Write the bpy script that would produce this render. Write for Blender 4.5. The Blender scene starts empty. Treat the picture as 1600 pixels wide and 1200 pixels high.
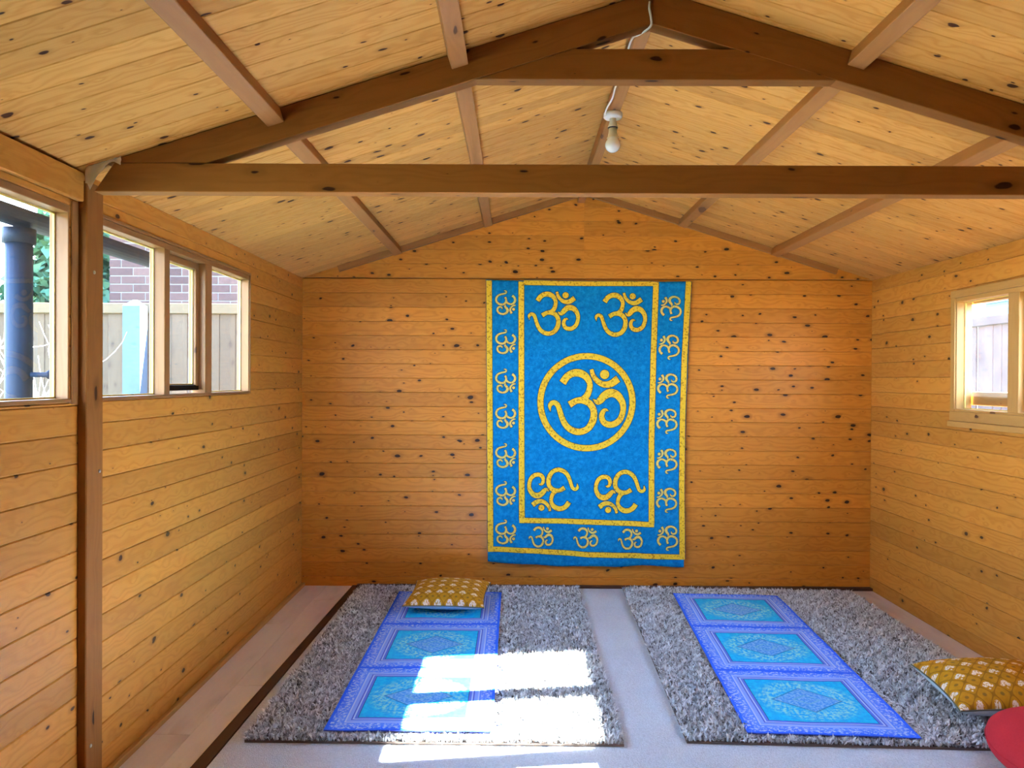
import bpy, bmesh, math, random
import numpy as np
from mathutils import Vector, Matrix
from math import sin, cos, pi, radians, sqrt

rng = np.random.default_rng(7)
random.seed(7)
scene = bpy.context.scene
COL = scene.collection

# ------------------------------------------------------------------ camera
FPX, CAM_H = 1202.0, 1.28
cam_data = bpy.data.cameras.new('camera')
cam_data.sensor_fit = 'HORIZONTAL'
cam_data.sensor_width = 36.0
cam_data.lens = 36.0 * FPX / 1600.0
cam_data.clip_start = 0.02
cam = bpy.data.objects.new('camera', cam_data)
COL.objects.link(cam)
cam.matrix_world = (Matrix.Translation((0, 0, CAM_H)) @ Matrix.Rotation(radians(.286), 4, 'Z')
                    @ Matrix.Rotation(radians(90 - .333), 4, 'X') @ Matrix.Rotation(radians(.3), 4, 'Z'))
scene.camera = cam

# ------------------------------------------------------------------ light
SUN_STRENGTH, SKY_STRENGTH, EXPOSURE = 200.0, 15.0, 1.24
sun_data = bpy.data.lights.new('sun', 'SUN')
sun_data.energy = SUN_STRENGTH
sun_data.angle = radians(.53)
sun_data.color = (1.0, .94, .86)
sun = bpy.data.objects.new('sun', sun_data)
COL.objects.link(sun)
sun.rotation_euler = Vector((-1, -.145, -.612)).to_track_quat('-Z', 'Y').to_euler()

world = bpy.data.worlds.new('sky')
scene.world = world
world.use_nodes = True
wn, wl = world.node_tree.nodes, world.node_tree.links
wn.clear()
w_out = wn.new('ShaderNodeOutputWorld')
w_bg = wn.new('ShaderNodeBackground')
w_bg.inputs['Strength'].default_value = SKY_STRENGTH
w_tc = wn.new('ShaderNodeTexCoord')
w_sep = wn.new('ShaderNodeSeparateXYZ')
w_ramp = wn.new('ShaderNodeValToRGB')
w_ramp.color_ramp.elements[0].position = 0.0
w_ramp.color_ramp.elements[0].color = (.80, .90, 1.0, 1)
w_ramp.color_ramp.elements[1].position = 0.8
w_ramp.color_ramp.elements[1].color = (.28, .52, 1.0, 1)
wl.new(w_tc.outputs['Generated'], w_sep.inputs[0])
wl.new(w_sep.outputs['Z'], w_ramp.inputs[0])
wl.new(w_ramp.outputs[0], w_bg.inputs['Color'])
wl.new(w_bg.outputs[0], w_out.inputs[0])

scene.view_settings.view_transform = 'Standard'
scene.view_settings.look = 'None'
scene.view_settings.gamma = 1.0
scene.view_settings.use_curve_mapping = False
scene.view_settings.exposure = EXPOSURE
scene.cycles.max_bounces = 10
scene.cycles.diffuse_bounces = 5
scene.cycles.transparent_max_bounces = 16
scene.cycles.caustics_reflective = False
scene.cycles.caustics_refractive = False
scene.cycles.use_adaptive_sampling = True
scene.cycles.adaptive_threshold = .04


# ------------------------------------------------------------------ node helpers
def lin(r, g, b):
    f = lambda c: (c / 255 / 12.92) if c / 255 <= .04045 else ((c / 255 + .055) / 1.055) ** 2.4
    return (f(r), f(g), f(b), 1.0)


class S:
    """a value socket with arithmetic"""
    def __init__(s, nt, sock):
        s.nt, s.k = nt, sock

    def _m(s, op, *a):
        n = s.nt.nodes.new('ShaderNodeMath')
        n.operation = op
        for i, v in enumerate((s,) + a):
            if isinstance(v, S):
                s.nt.links.new(v.k, n.inputs[i])
            else:
                n.inputs[i].default_value = v
        return S(s.nt, n.outputs[0])

    def __add__(s, o): return s._m('ADD', o)
    __radd__ = __add__
    def __mul__(s, o): return s._m('MULTIPLY', o)
    __rmul__ = __mul__
    def __sub__(s, o): return s._m('SUBTRACT', o)
    def __rsub__(s, o): return (s * -1.0) + o
    def __truediv__(s, o): return s._m('DIVIDE', o)
    def abs(s): return s._m('ABSOLUTE')
    def sin(s): return s._m('SINE')
    def cos(s): return s._m('COSINE')
    def sqrt(s): return s._m('SQRT')
    def min(s, o): return s._m('MINIMUM', o)
    def max(s, o): return s._m('MAXIMUM', o)
    def gt(s, o): return s._m('GREATER_THAN', o)
    def lt(s, o): return s._m('LESS_THAN', o)
    def mod(s, o): return s._m('FLOORED_MODULO', o)
    def pow(s, o): return s._m('POWER', o)

    def ss(s, a, b, lo=0.0, hi=1.0):          # smooth step a..b -> lo..hi
        n = s.nt.nodes.new('ShaderNodeMapRange')
        n.interpolation_type = 'SMOOTHSTEP'
        s.nt.links.new(s.k, n.inputs[0])
        if a > b:
            a, b, lo, hi = b, a, hi, lo
        for i, v in zip((1, 2, 3, 4), (a, b, lo, hi)):
            n.inputs[i].default_value = v
        return S(s.nt, n.outputs[0])

    def band(s, a, b):                        # 1 inside a..b
        return s.gt(a) * s.lt(b)


class Mat:
    def __init__(m, name, rough=.6, spec=.3):
        m.mat = bpy.data.materials.new(name)
        m.mat.use_nodes = True
        m.nt = m.mat.node_tree
        m.nt.nodes.clear()
        m.out = m.new('ShaderNodeOutputMaterial')
        m.bsdf = m.new('ShaderNodeBsdfPrincipled')
        m.bsdf.inputs['Roughness'].default_value = rough
        m.bsdf.inputs['Specular IOR Level'].default_value = spec
        m.nt.links.new(m.bsdf.outputs[0], m.out.inputs[0])

    def new(m, t):
        return m.nt.nodes.new(t)

    def lk(m, a, b):
        m.nt.links.new(a.k if isinstance(a, S) else a, b)

    def coords(m, kind='Object'):
        n = m.new('ShaderNodeTexCoord')
        sp = m.new('ShaderNodeSeparateXYZ')
        m.lk(n.outputs[kind], sp.inputs[0])
        return [S(m.nt, o) for o in sp.outputs]

    def rand(m):
        return S(m.nt, m.new('ShaderNodeObjectInfo').outputs['Random'])

    def vec(m, x, y, z=0.0):
        n = m.new('ShaderNodeCombineXYZ')
        for i, v in enumerate((x, y, z)):
            if isinstance(v, S):
                m.lk(v, n.inputs[i])
            else:
                n.inputs[i].default_value = v
        return n.outputs[0]

    def noise(m, v, scale=1.0, detail=3.0, rough=.5):
        n = m.new('ShaderNodeTexNoise')
        m.lk(v, n.inputs['Vector'])
        n.inputs['Scale'].default_value = scale
        n.inputs['Detail'].default_value = detail
        n.inputs['Roughness'].default_value = rough
        return S(m.nt, n.outputs['Fac'])

    def voronoi(m, v, scale=1.0, dims='2D', feature='F1'):
        n = m.new('ShaderNodeTexVoronoi')
        n.voronoi_dimensions = dims
        n.feature = feature
        m.lk(v, n.inputs['Vector'])
        n.inputs['Scale'].default_value = scale
        sp = m.new('ShaderNodeSeparateColor')
        m.lk(n.outputs['Color'], sp.inputs[0])
        return S(m.nt, n.outputs['Distance']), [S(m.nt, o) for o in sp.outputs]

    def col(m, c):
        n = m.new('ShaderNodeRGB')
        n.outputs[0].default_value = c
        return n.outputs[0]

    def mix(m, f, a, b, mode='MIX'):
        n = m.new('ShaderNodeMix')
        n.data_type = 'RGBA'
        n.blend_type = mode
        n.clamp_factor = True
        if isinstance(f, S):
            m.lk(f, n.inputs[0])
        else:
            n.inputs[0].default_value = f
        for i, v in ((6, a), (7, b)):
            if isinstance(v, tuple):
                n.inputs[i].default_value = v
            else:
                m.lk(v, n.inputs[i])
        return n.outputs[2]

    def scale_col(m, c, f):                    # colour times value
        n = m.new('ShaderNodeVectorMath')
        n.operation = 'SCALE'
        m.lk(c, n.inputs[0])
        m.lk(f, n.inputs['Scale'])
        return n.outputs[0]

    def base(m, c):
        if isinstance(c, tuple):
            m.bsdf.inputs['Base Color'].default_value = c
        else:
            m.lk(c, m.bsdf.inputs['Base Color'])
        return m

    def bump(m, h, strength=.3, dist=.002):
        n = m.new('ShaderNodeBump')
        n.inputs['Strength'].default_value = strength
        n.inputs['Distance'].default_value = dist
        m.lk(h, n.inputs['Height'])
        m.lk(n.outputs[0], m.bsdf.inputs['Normal'])
        return m


def wood(name, light, dark, knot, rough=.45, spec=.3, knots=.55, kscale=(7.0, 11.0), krad=.17,
         grain=.5, tint=.22, warp=.0):
    """sawn softwood, board length along local X"""
    m = Mat(name, rough, spec)
    x, y, z = m.coords()
    r = m.rand()
    ox = x + r * 41.0
    oy = y + z + r * 17.3
    wob = m.noise(m.vec(ox * 9.0, oy * 30.0), 1.0, 2.0)
    kx = ox * kscale[0] + wob * .22
    ky = oy * kscale[1] + wob * .30
    d, (c1, c2, c3) = m.voronoi(m.vec(kx, ky))
    rad = c1.ss(1 - knots, 1.0, 0.0, krad) * (c2 * .75 + .45)
    kn = (rad - d).ss(-.012, .03)
    halo = (rad * 2.6 - d).ss(-.05, .25)
    # grain lines bend round the knots
    bend = (d * -3.2)._m('EXPONENT') * 1.6
    big = m.noise(m.vec(ox * 1.1, oy * 9.0), 1.0, 3.0)
    rings = ((oy * 26.0 + big * 7.0 + bend) * 2 * pi).sin() * .5 + .5
    fine = m.noise(m.vec(ox * 4.0, oy * 260.0), 1.0, 3.0)
    blot = m.noise(m.vec(ox * 2.2, oy * 5.0), 1.0, 2.0)
    g = rings.pow(2.0) * .35 + fine * .45 + blot * .45
    f = ((g - .5) * grain + .45)
    c = m.mix(f, light, dark)
    c = m.mix(halo * .55, c, tuple(a * .55 + b * .45 for a, b in zip(dark, knot)))
    c = m.mix(kn, c, knot)
    tone = r * tint + (1.0 - tint * .5)
    c = m.scale_col(c, tone)
    m.base(c)
    h = rings * .15 + fine * .25 + halo * .7 * (c3 - .5) + blot * warp - kn * .5
    m.bump(h, .35, .0025)
    return m.mat


def plain(name, c, rough=.5, spec=.3, nscale=40.0, amt=.12, bump=0.0, metal=0.0):
    m = Mat(name, rough, spec)
    x, y, z = m.coords()
    n = m.noise(m.vec(x, y, z), nscale, 3.0)
    m.base(m.scale_col(m.col(c), n * (2 * amt) + (1 - amt)))
    m.bsdf.inputs['Metallic'].default_value = metal
    if bump:
        m.bump(n, bump, .002)
    return m.mat


# ------------------------------------------------------------------ materials
M = {}
M['pine_wall'] = wood('pine_wall', (0.690, 0.268, 0.036, 1), (0.480, 0.158, 0.014, 1), (.030, .007, .003, 1), warp=.3,
                      knots=.62, kscale=(9.0, 16.0), krad=.14, grain=1.0, tint=.26)
M['pine_side'] = wood('pine_side', (0.590, 0.258, 0.044, 1), (0.420, 0.154, 0.017, 1), (.045, .012, .004, 1), rough=.5, spec=.22,
                      knots=.42, kscale=(8.5, 15.0), krad=.12, warp=2.2, grain=.95, tint=.32)
M['pine_ceiling'] = wood('pine_ceiling', (0.610, 0.300, 0.078, 1), (0.450, 0.182, 0.033, 1), (.050, .012, .004, 1), rough=.65, spec=.1,
                         knots=.65, kscale=(8.5, 15.0), krad=.13, grain=1.0, tint=.28)
M['truss_wood'] = wood('truss_wood', (.30, .118, .026, 1), (.195, .068, .013, 1), (.04, .010, .003, 1), rough=.6, spec=.12,
                       knots=.5, kscale=(5.0, 14.0), krad=.12, tint=.1)
M['purlin_wood'] = wood('purlin_wood', (.38, .16, .042, 1), (.26, .10, .024, 1), (.09, .03, .012, 1), rough=.55,
                        knots=.4, kscale=(3.0, 10.0), krad=.15, tint=.12)
M['frame_wood'] = wood('frame_wood', (.32, .15, .046, 1), (.22, .092, .026, 1), (.09, .03, .012, 1), rough=.4,
                       knots=.3, kscale=(4.0, 12.0), krad=.13, tint=.15)
M['frame_pale'] = wood('frame_pale', (.52, .29, .085, 1), (.40, .20, .05, 1), (.12, .04, .015, 1), rough=.4,
                       knots=.3, kscale=(4.0, 12.0), krad=.12, tint=.12)
M['dark_trim'] = wood('dark_trim', (.085, .036, .022, 1), (.055, .022, .014, 1), (.03, .01, .006, 1), rough=.5,
                      knots=.2, tint=.1)
M['fence_wood'] = wood('fence_wood', (0.088, 0.065, 0.042, 1), (0.060, 0.042, 0.028, 1), (.05, .035, .025, 1), rough=.8, spec=.1,
                       knots=.3, tint=.3)
M['fence_dark'] = wood('fence_dark', (0.070, 0.054, 0.052, 1), (0.046, 0.035, 0.034, 1), (.08, .05, .04, 1), rough=.8, spec=.1,
                       knots=.3, tint=.3)


def mk_laminate():
    m = Mat('laminate', .38, .4)
    x, y, z = m.coords()
    r = m.rand()
    ox, oy = x + r * 31.0, y + r * 7.0
    a = m.noise(m.vec(ox * 2.0, oy * 14.0), 1.0, 4.0)
    b = m.noise(m.vec(ox * 6.0, oy * 90.0), 1.0, 3.0)
    d, (c1, c2, c3) = m.voronoi(m.vec(ox * 2.6 + a, oy * 7.0 + a))
    st = (c1.ss(.6, 1.0) * .30 - d).ss(-.3, .3)
    f = a * .6 + b * .35
    c = m.mix(f, (.80, .78, .79, 1), (.64, .60, .59, 1))
    c = m.mix(st * .5, c, (.44, .39, .37, 1))
    c = m.scale_col(c, r * .14 + .93)
    m.base(c)
    return m.mat
M['laminate'] = mk_laminate()


def mk_carpet():
    m = Mat('carpet', .95, .05)
    x, y, z = m.coords()
    v = m.vec(x, y, z)
    d, (c1, c2, c3) = m.voronoi(v, 230.0, '3D')
    n = m.noise(v, 420.0, 2.0)
    big = m.noise(v, 3.0, 2.0)
    f = c1 * .55 + n * .5
    c = m.mix(f, (.50, .54, .58, 1), (.73, .79, .84, 1))
    m.base(m.scale_col(c, big * .2 + .9))
    m.bump(d * -1.0 + n * .4, .7, .004)
    return m.mat
M['carpet'] = mk_carpet()


def mk_pile():
    m = Mat('shag_pile', .85, .1)
    at = m.new('ShaderNodeAttribute')
    at.attribute_name = 'strand'
    f = S(m.nt, at.outputs['Fac'])
    m.base(m.mix(f, (.11, .10, .10, 1), (.86, .90, .93, 1)))
    return m.mat
M['pile'] = mk_pile()
M['rug_back'] = plain('rug_backing', (.16, .12, .10, 1), .95, .05)
M['glass'] = None


def mk_glass():
    mat = bpy.data.materials.new('window_glass')
    mat.use_nodes = True
    nt = mat.node_tree
    nt.nodes.clear()
    out = nt.nodes.new('ShaderNodeOutputMaterial')
    tr = nt.nodes.new('ShaderNodeBsdfTransparent')
    tr.inputs[0].default_value = (.74, .80, .84, 1)
    gl = nt.nodes.new('ShaderNodeBsdfGlossy')
    gl.inputs['Roughness'].default_value = .02
    lw = nt.nodes.new('ShaderNodeLayerWeight')         # same from both sides of the thin pane
    lw.inputs[0].default_value = .5
    pw = nt.nodes.new('ShaderNodeMath')
    pw.operation = 'POWER'
    pw.inputs[1].default_value = 5.0
    nt.links.new(lw.outputs['Facing'], pw.inputs[0])
    fr = nt.nodes.new('ShaderNodeMapRange')
    fr.inputs[3].default_value = .03
    fr.inputs[4].default_value = .8
    nt.links.new(pw.outputs[0], fr.inputs[0])
    mx = nt.nodes.new('ShaderNodeMixShader')
    nt.links.new(fr.outputs[0], mx.inputs[0])
    nt.links.new(tr.outputs[0], mx.inputs[1])
    nt.links.new(gl.outputs[0], mx.inputs[2])
    # hazy wash of light on the panes, put in as a faint translucent veil
    df = nt.nodes.new('ShaderNodeBsdfTranslucent')
    df.inputs[0].default_value = (.75, .85, .95, 1)
    tc = nt.nodes.new('ShaderNodeTexCoord')
    nz = nt.nodes.new('ShaderNodeTexNoise')
    nz.inputs['Scale'].default_value = 9.0
    nz.inputs['Detail'].default_value = 6.0
    nt.links.new(tc.outputs['Object'], nz.inputs['Vector'])
    mr = nt.nodes.new('ShaderNodeMapRange')
    for i, v in zip((1, 2, 3, 4), (.35, .75, .0015, .004)):
        mr.inputs[i].default_value = v
    nt.links.new(nz.outputs['Fac'], mr.inputs[0])
    m2 = nt.nodes.new('ShaderNodeMixShader')
    nt.links.new(mr.outputs[0], m2.inputs[0])
    nt.links.new(mx.outputs[0], m2.inputs[1])
    nt.links.new(df.outputs[0], m2.inputs[2])
    nt.links.new(m2.outputs[0], out.inputs[0])
    return mat
M['glass'] = mk_glass()
M['putty'] = plain('glazing_putty', (.72, .55, .16, 1), .7)
M['black_gap'] = plain('gap_shade', (.012, .009, .008, 1), .8)  # near-black colour paints in the shade of the gap under the left casement


# ------------------------------------------------------------------ object helpers
def link(name, mesh, parent=None, mw=None):
    o = bpy.data.objects.new(name, mesh)
    COL.objects.link(o)
    if mw is not None:
        o.matrix_world = mw
    if parent is not None:
        o.parent = parent
        o.matrix_parent_inverse = Matrix.Translation(parent.location).inverted()
        if mw is not None:
            o.matrix_basis = mw
    return o


def mesh_of(name, verts, faces, mats, smooth=False, mi=None):
    me = bpy.data.meshes.new(name)
    me.from_pydata([tuple(v) for v in verts], [], faces)
    for m in (mats if isinstance(mats, (list, tuple)) else [mats]):
        me.materials.append(m)
    if smooth:
        me.polygons.foreach_set('use_smooth', [True] * len(me.polygons))
    if mi is not None:
        me.polygons.foreach_set('material_index', mi)
    me.update()
    return me


def fix_normals(me):
    bm = bmesh.new()
    bm.from_mesh(me)
    bmesh.ops.recalc_face_normals(bm, faces=bm.faces)
    bm.to_mesh(me)
    bm.free()


def tag(o, label=None, cat=None, group=None, kind=None):
    if label: o['label'] = label
    if cat: o['category'] = cat
    if group: o['group'] = group
    if kind: o['kind'] = kind
    return o


def thing(name, loc, label, cat, group=None):
    o = bpy.data.objects.new(name, None)
    o.empty_display_size = .1
    COL.objects.link(o)
    o.location = loc
    return tag(o, label, cat, group)


_cache = {}


def board(name, p0, p1, w, t, normal, mat, parent=None, ch=.0022, cut0=0.0, cut1=0.0):
    """a sawn board from p0 to p1; its visible face lies on the p0-p1 line, facing normal; t goes behind.
    ch: chamfer of the long edges; cut0/cut1: slant of the ends (shift in x per unit of width)"""
    p0, p1, n = Vector(p0), Vector(p1), Vector(normal).normalized()
    ax = p1 - p0
    L = ax.length
    ax.normalize()
    n = (n - ax * n.dot(ax)).normalized()
    yy = n.cross(ax)
    key = (round(L, 4), round(w, 4), t, mat.name, ch, cut0, cut1)
    me = _cache.get(key)
    if me is None:
        h = w / 2
        prof = [(-h, -t), (h, -t), (h, -ch), (h - ch, 0), (-h + ch, 0), (-h, -ch)]
        vs = [(-L / 2 + cut0 * y, y, z) for y, z in prof] + [(L / 2 + cut1 * y, y, z) for y, z in prof]
        k = len(prof)
        fs = [tuple(range(k))[::-1], tuple(range(k, 2 * k))]
        fs += [(i, (i + 1) % k, k + (i + 1) % k, k + i) for i in range(k)]
        me = mesh_of(name, vs, fs, mat)
        fix_normals(me)
        _cache[key] = me
    c = (p0 + p1) / 2
    mw = Matrix((ax, yy, n)).transposed().to_4x4()
    mw.translation = c
    return link(name, me, parent, mw)


def beam(name, a, b, mat, parent=None, ch=.003, axis=None):
    """axis-aligned timber between two corners; length along the longest side (or axis)"""
    a, b = Vector(a), Vector(b)
    d = b - a
    d = Vector((abs(d.x), abs(d.y), abs(d.z)))
    ai = axis if axis is not None else max(range(3), key=lambda i: d[i])
    order = {0: (0, 1, 2), 1: (1, 2, 0), 2: (2, 0, 1)}[ai]
    L, W, T = (d[i] for i in order)
    key = ('beam', round(L, 4), round(W, 4), round(T, 4), mat.name, ch)
    me = _cache.get(key)
    if me is None:
        prof = []
        for sx, sy in ((-1, -1), (1, -1), (1, 1), (-1, 1)):
            p = [(sx * (W / 2 - ch), sy * T / 2), (sx * W / 2, sy * (T / 2 - ch))]
            if (sx, sy) in ((1, -1), (-1, 1)):
                prof += p
            else:
                prof += p[::-1]
        k = len(prof)
        vs = [(-L / 2, y, z) for y, z in prof] + [(L / 2, y, z) for y, z in prof]
        fs = [tuple(range(k))[::-1], tuple(range(k, 2 * k))]
        fs += [(i, (i + 1) % k, k + (i + 1) % k, k + i) for i in range(k)]
        me = mesh_of(name, vs, fs, mat)
        fix_normals(me)
        _cache[key] = me
    cols = [Vector((0, 0, 0)) for _ in range(3)]
    for j, i in enumerate(order):
        cols[j][i] = 1.0
    mw = Matrix(cols).transposed().to_4x4()
    mw.translation = (a + b) / 2
    return link(name, me, parent, mw)


def boxes_mesh(name, boxes, mat):
    vs, fs = [], []
    for a, b in boxes:
        o = len(vs)
        for z in (a[2], b[2]):
            for y in (a[1], b[1]):
                for x in (a[0], b[0]):
                    vs.append((x, y, z))
        fs += [tuple(o + i for i in f) for f in
               ((0, 2, 3, 1), (4, 5, 7, 6), (0, 1, 5, 4), (2, 6, 7, 3), (0, 4, 6, 2), (1, 3, 7, 5))]
    me = mesh_of(name, vs, fs, mat)
    fix_normals(me)
    return me


def tube_mesh(name, pts, rad, mat, seg=10, caps=True):
    pts = [Vector(p) for p in pts]
    n = len(pts)
    rads = rad if isinstance(rad, (list, tuple)) else [rad] * n
    vs, fs = [], []
    up = None
    for i, p in enumerate(pts):
        t = (pts[min(i + 1, n - 1)] - pts[max(i - 1, 0)]).normalized()
        if up is None:
            up = t.orthogonal().normalized()
        up = (up - t * up.dot(t)).normalized()
        s = t.cross(up)
        for k in range(seg):
            a = 2 * pi * k / seg
            vs.append(p + (up * cos(a) + s * sin(a)) * rads[i])
    for i in range(n - 1):
        for k in range(seg):
            fs.append((i * seg + k, i * seg + (k + 1) % seg, (i + 1) * seg + (k + 1) % seg, (i + 1) * seg + k))
    if caps:
        fs += [tuple(range(seg))[::-1], tuple(range((n - 1) * seg, n * seg))]
    me = mesh_of(name, vs, fs, mat, smooth=True)
    fix_normals(me)
    return me


def lathe_mesh(name, prof, mat, seg=28):
    """(radius, z) profile turned round z"""
    vs, fs = [], []
    n = len(prof)
    for r, z in prof:
        for k in range(seg):
            a = 2 * pi * k / seg
            vs.append((r * cos(a), r * sin(a), z))
    for i in range(n - 1):
        for k in range(seg):
            fs.append((i * seg + k, i * seg + (k + 1) % seg, (i + 1) * seg + (k + 1) % seg, (i + 1) * seg + k))
    fs += [tuple(range(seg)), tuple(range((n - 1) * seg, n * seg))]
    me = mesh_of(name, vs, fs, mat, smooth=True)
    fix_normals(me)
    return me


def catmull(pts, n=6):
    P = [np.array(p, float) for p in pts]
    P = [2 * P[0] - P[1]] + P + [2 * P[-1] - P[-2]]
    out = []
    for i in range(1, len(P) - 2):
        p0, p1, p2, p3 = P[i - 1:i + 3]
        for k in range(n):
            t = k / n
            out.append(.5 * (2 * p1 + (p2 - p0) * t + (2 * p0 - 5 * p1 + 4 * p2 - p3) * t * t
                             + (3 * p1 - p0 - 3 * p2 + p3) * t ** 3))
    out.append(P[-2])
    return out


# ------------------------------------------------------------------ the room shell
XL, XR, YB, YF = -1.315, 2.181, 4.73, -2.2
EAVE, RIDGE_X, RIDGE = 1.90, .415, 2.445
TB = .018                                            # plank thickness
PITCH = .0874
SL = (RIDGE - EAVE) / (RIDGE_X - XL)
SR = (RIDGE - EAVE) / (XR - RIDGE_X)


def ceil_z(x):
    return EAVE + SL * (x - XL) if x < RIDGE_X else EAVE + SR * (XR - x)


# windows: wall, opening y0, y1, z0, z1
WIN_L_NEAR = (.55, 2.258, 1.205, 1.785)
WIN_L_FAR = (2.405, 3.782, 1.205, 1.785)
WIN_R_FAR = (2.43, 3.825, 1.135, 1.695)


def split_rows(y0, y1, z0, ztop, wins, first):
    """rows of boards (y0, y1, za, zb) round the window openings"""
    out = []
    z = z0
    h = first
    while z < ztop - .004:
        zt = min(z + h, ztop)
        h = PITCH
        segs = [(y0, y1, z, zt)]
        for wy0, wy1, wz0, wz1 in wins:
            nxt = []
            for (a, b, c, d) in segs:
                if wy1 <= a or wy0 >= b or wz1 <= c or wz0 >= d:
                    nxt.append((a, b, c, d))
                    continue
                if wy0 > a: nxt.append((a, wy0, c, d))
                if wy1 < b: nxt.append((wy1, b, c, d))
                lo, hi = max(a, wy0), min(b, wy1)
                if c < wz0 - .004: nxt.append((lo, hi, c, wz0))
                if d > wz1 + .004: nxt.append((lo, hi, wz1, d))
            segs = nxt
        out += segs
        z = zt
    return out


def side_wall(name, x, sign, wins, sections):
    ob = x - sign * TB                                # back of planks
    oo = x - sign * (TB + .024)
    bx = []
    a, b = YF - .05, YB + .04
    ys = [a]
    for w in sorted(wins):
        bx.append(((ob, ys[-1], 0), (oo, w[0], EAVE - .01)))
        if w[2] > 0:
            bx.append(((ob, w[0], 0), (oo, w[1], w[2])))
        bx.append(((ob, w[0], w[3]), (oo, w[1], EAVE - .01)))
        ys.append(w[1])
    bx.append(((ob, ys[-1], 0), (oo, b, EAVE - .01)))
    wall = link(name, boxes_mesh(name, bx, M['pine_side']))
    tag(wall, kind='structure')
    for (y0, y1, first) in sections:
        for (a, b, c, d) in split_rows(y0, y1, 0.0, EAVE, wins, first):
            zc = (c + d) / 2
            board('plank', (x, a, zc), (x, b, zc), d - c - .0004, TB, (sign, 0, 0), M['pine_side'], wall, ch=.0034)
    return wall


wall_left = side_wall('wall_left', XL, 1, [WIN_L_NEAR, WIN_L_FAR], [(YF, 2.345, .060), (2.345, YB, .0874)])
wall_right = side_wall('wall_right', XR, -1, [WIN_R_FAR], [(YF, 2.345, .05), (2.345, YB, .080)])

# back wall: backing with gable, planks jointed in the middle
gv = [(XL - .04, YB + TB, 0), (XR + .04, YB + TB, 0), (XR + .04, YB + TB, EAVE), (RIDGE_X, YB + TB, RIDGE + .01),
      (XL - .04, YB + TB, EAVE)]
gv += [(x, y + .024, z) for x, y, z in gv]
gf = [(0, 1, 2, 3, 4), (9, 8, 7, 6, 5)] + [(i, i + 5, (i + 1) % 5 + 5, (i + 1) % 5) for i in range(5)]
me = mesh_of('wall_back', gv, gf, M['pine_wall'])
fix_normals(me)
wall_back = tag(link('wall_back', me), kind='structure')
SEAM = .414
z = 0.0
row = 0
zs = []
h = .062
while z < EAVE - .004:
    zt = min(z + h, EAVE)
    h = PITCH
    zs.append((z, zt))
    z = zt
for (c, d) in zs:
    zc = (c + d) / 2
    board('plank', (SEAM, YB, zc), (XL, YB, zc), d - c - .0004, TB, (0, -1, 0), M['pine_wall'], wall_back, ch=.0032)
    board('plank', (XR, YB, zc), (SEAM, YB, zc), d - c - .0004, TB, (0, -1, 0), M['pine_wall'], wall_back, ch=.0032)


def gable_plank(x0, x1, za, zb):
    """a plank clipped under one roof slope, standing 8 mm proud of the wall below"""
    yf, yb, c = YB - .008, YB + TB, .0022
    poly = []
    pts = [(x0, za), (x1, za), (x1, zb), (x0, zb)]
    f = lambda p: ceil_z(p[0]) - p[1]
    for i in range(4):
        p, q = pts[i], pts[(i + 1) % 4]
        fp, fq = f(p), f(q)
        if fp >= 0: poly.append(p)
        if fp * fq < 0:
            t = fp / (fp - fq)
            poly.append((p[0] + (q[0] - p[0]) * t, p[1] + (q[1] - p[1]) * t))
    if len(poly) < 3:
        return
    cx = sum(p[0] for p in poly) / len(poly)
    cz = sum(p[1] for p in poly) / len(poly)
    n = len(poly)
    # local frame: X along -x world (as board), Y up, Z toward room
    loc = [(-(px - cx), pz - cz) for px, pz in poly]
    ins = [(px * (1 - .0), (py - c if py > 0 else py + c)) for px, py in loc]
    vs = [(px, py, 0) for px, py in ins] + [(px, py, -c) for px, py in loc] + [(px, py, -(yb - yf)) for px, py in loc]
    fs = [tuple(range(n)), tuple(range(2 * n, 3 * n))[::-1]]
    for k in (0, n):
        fs += [(k + i, k + (i + 1) % n, k + n + (i + 1) % n, k + n + i) for i in range(n)]
    me = mesh_of('plank', vs, fs, M['pine_wall'])
    fix_normals(me)
    mw = Matrix(((-1, 0, 0), (0, 0, 1), (0, -1, 0))).transposed()
    mw = Matrix((Vector((-1, 0, 0)), Vector((0, 0, 1)), Vector((0, -1, 0)))).transposed().to_4x4()
    mw.translation = (cx, yf, cz)
    link('plank', me, wall_back, mw)


z = EAVE + .002
while z < RIDGE - .01:
    zt = min(z + PITCH, RIDGE)
    gable_plank(XL, SEAM, z, zt - .0004)
    gable_plank(SEAM, XR, z, zt - .0004)
    z = zt

# front wall behind the camera, boarded door in it
fv = [(XL - .04, YF, 0), (XR + .04, YF, 0), (XR + .04, YF, EAVE), (RIDGE_X, YF, RIDGE + .01), (XL - .04, YF, EAVE)]
fv += [(x, y - .04, z) for x, y, z in fv]
me = mesh_of('wall_front', fv, gf, M['pine_wall'])
fix_normals(me)
tag(link('wall_front', me), kind='structure')

# ceiling: two slopes of boards running from eave to ridge
OV = .14
def slope_mesh():
    vs, fs = [], []
    t0, t1 = TB, TB + .03
    xs = [XL - OV, RIDGE_X, XR + OV]
    y0, y1 = YF - .15, YB + .15
    ln = sqrt(1 + SL * SL)
    zline = [EAVE - SL * OV, RIDGE, EAVE - SR * OV]
    for y in (y0, y1):
        for t in (t0 * ln, t1 * ln):
            for x, zz in zip(xs, zline):
                vs.append((x, y, zz + t))
    fs = [(0, 1, 7, 6), (1, 2, 8, 7), (3, 9, 10, 4), (4, 10, 11, 5), (0, 6, 9, 3), (2, 5, 11, 8),
          (0, 3, 4, 1), (1, 4, 5, 2), (6, 7, 10, 9), (7, 8, 11, 10)]
    me = mesh_of('ceiling', vs, fs, M['pine_ceiling'])
    fix_normals(me)
    return me
ceiling = tag(link('ceiling', slope_mesh()), kind='structure')
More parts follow.
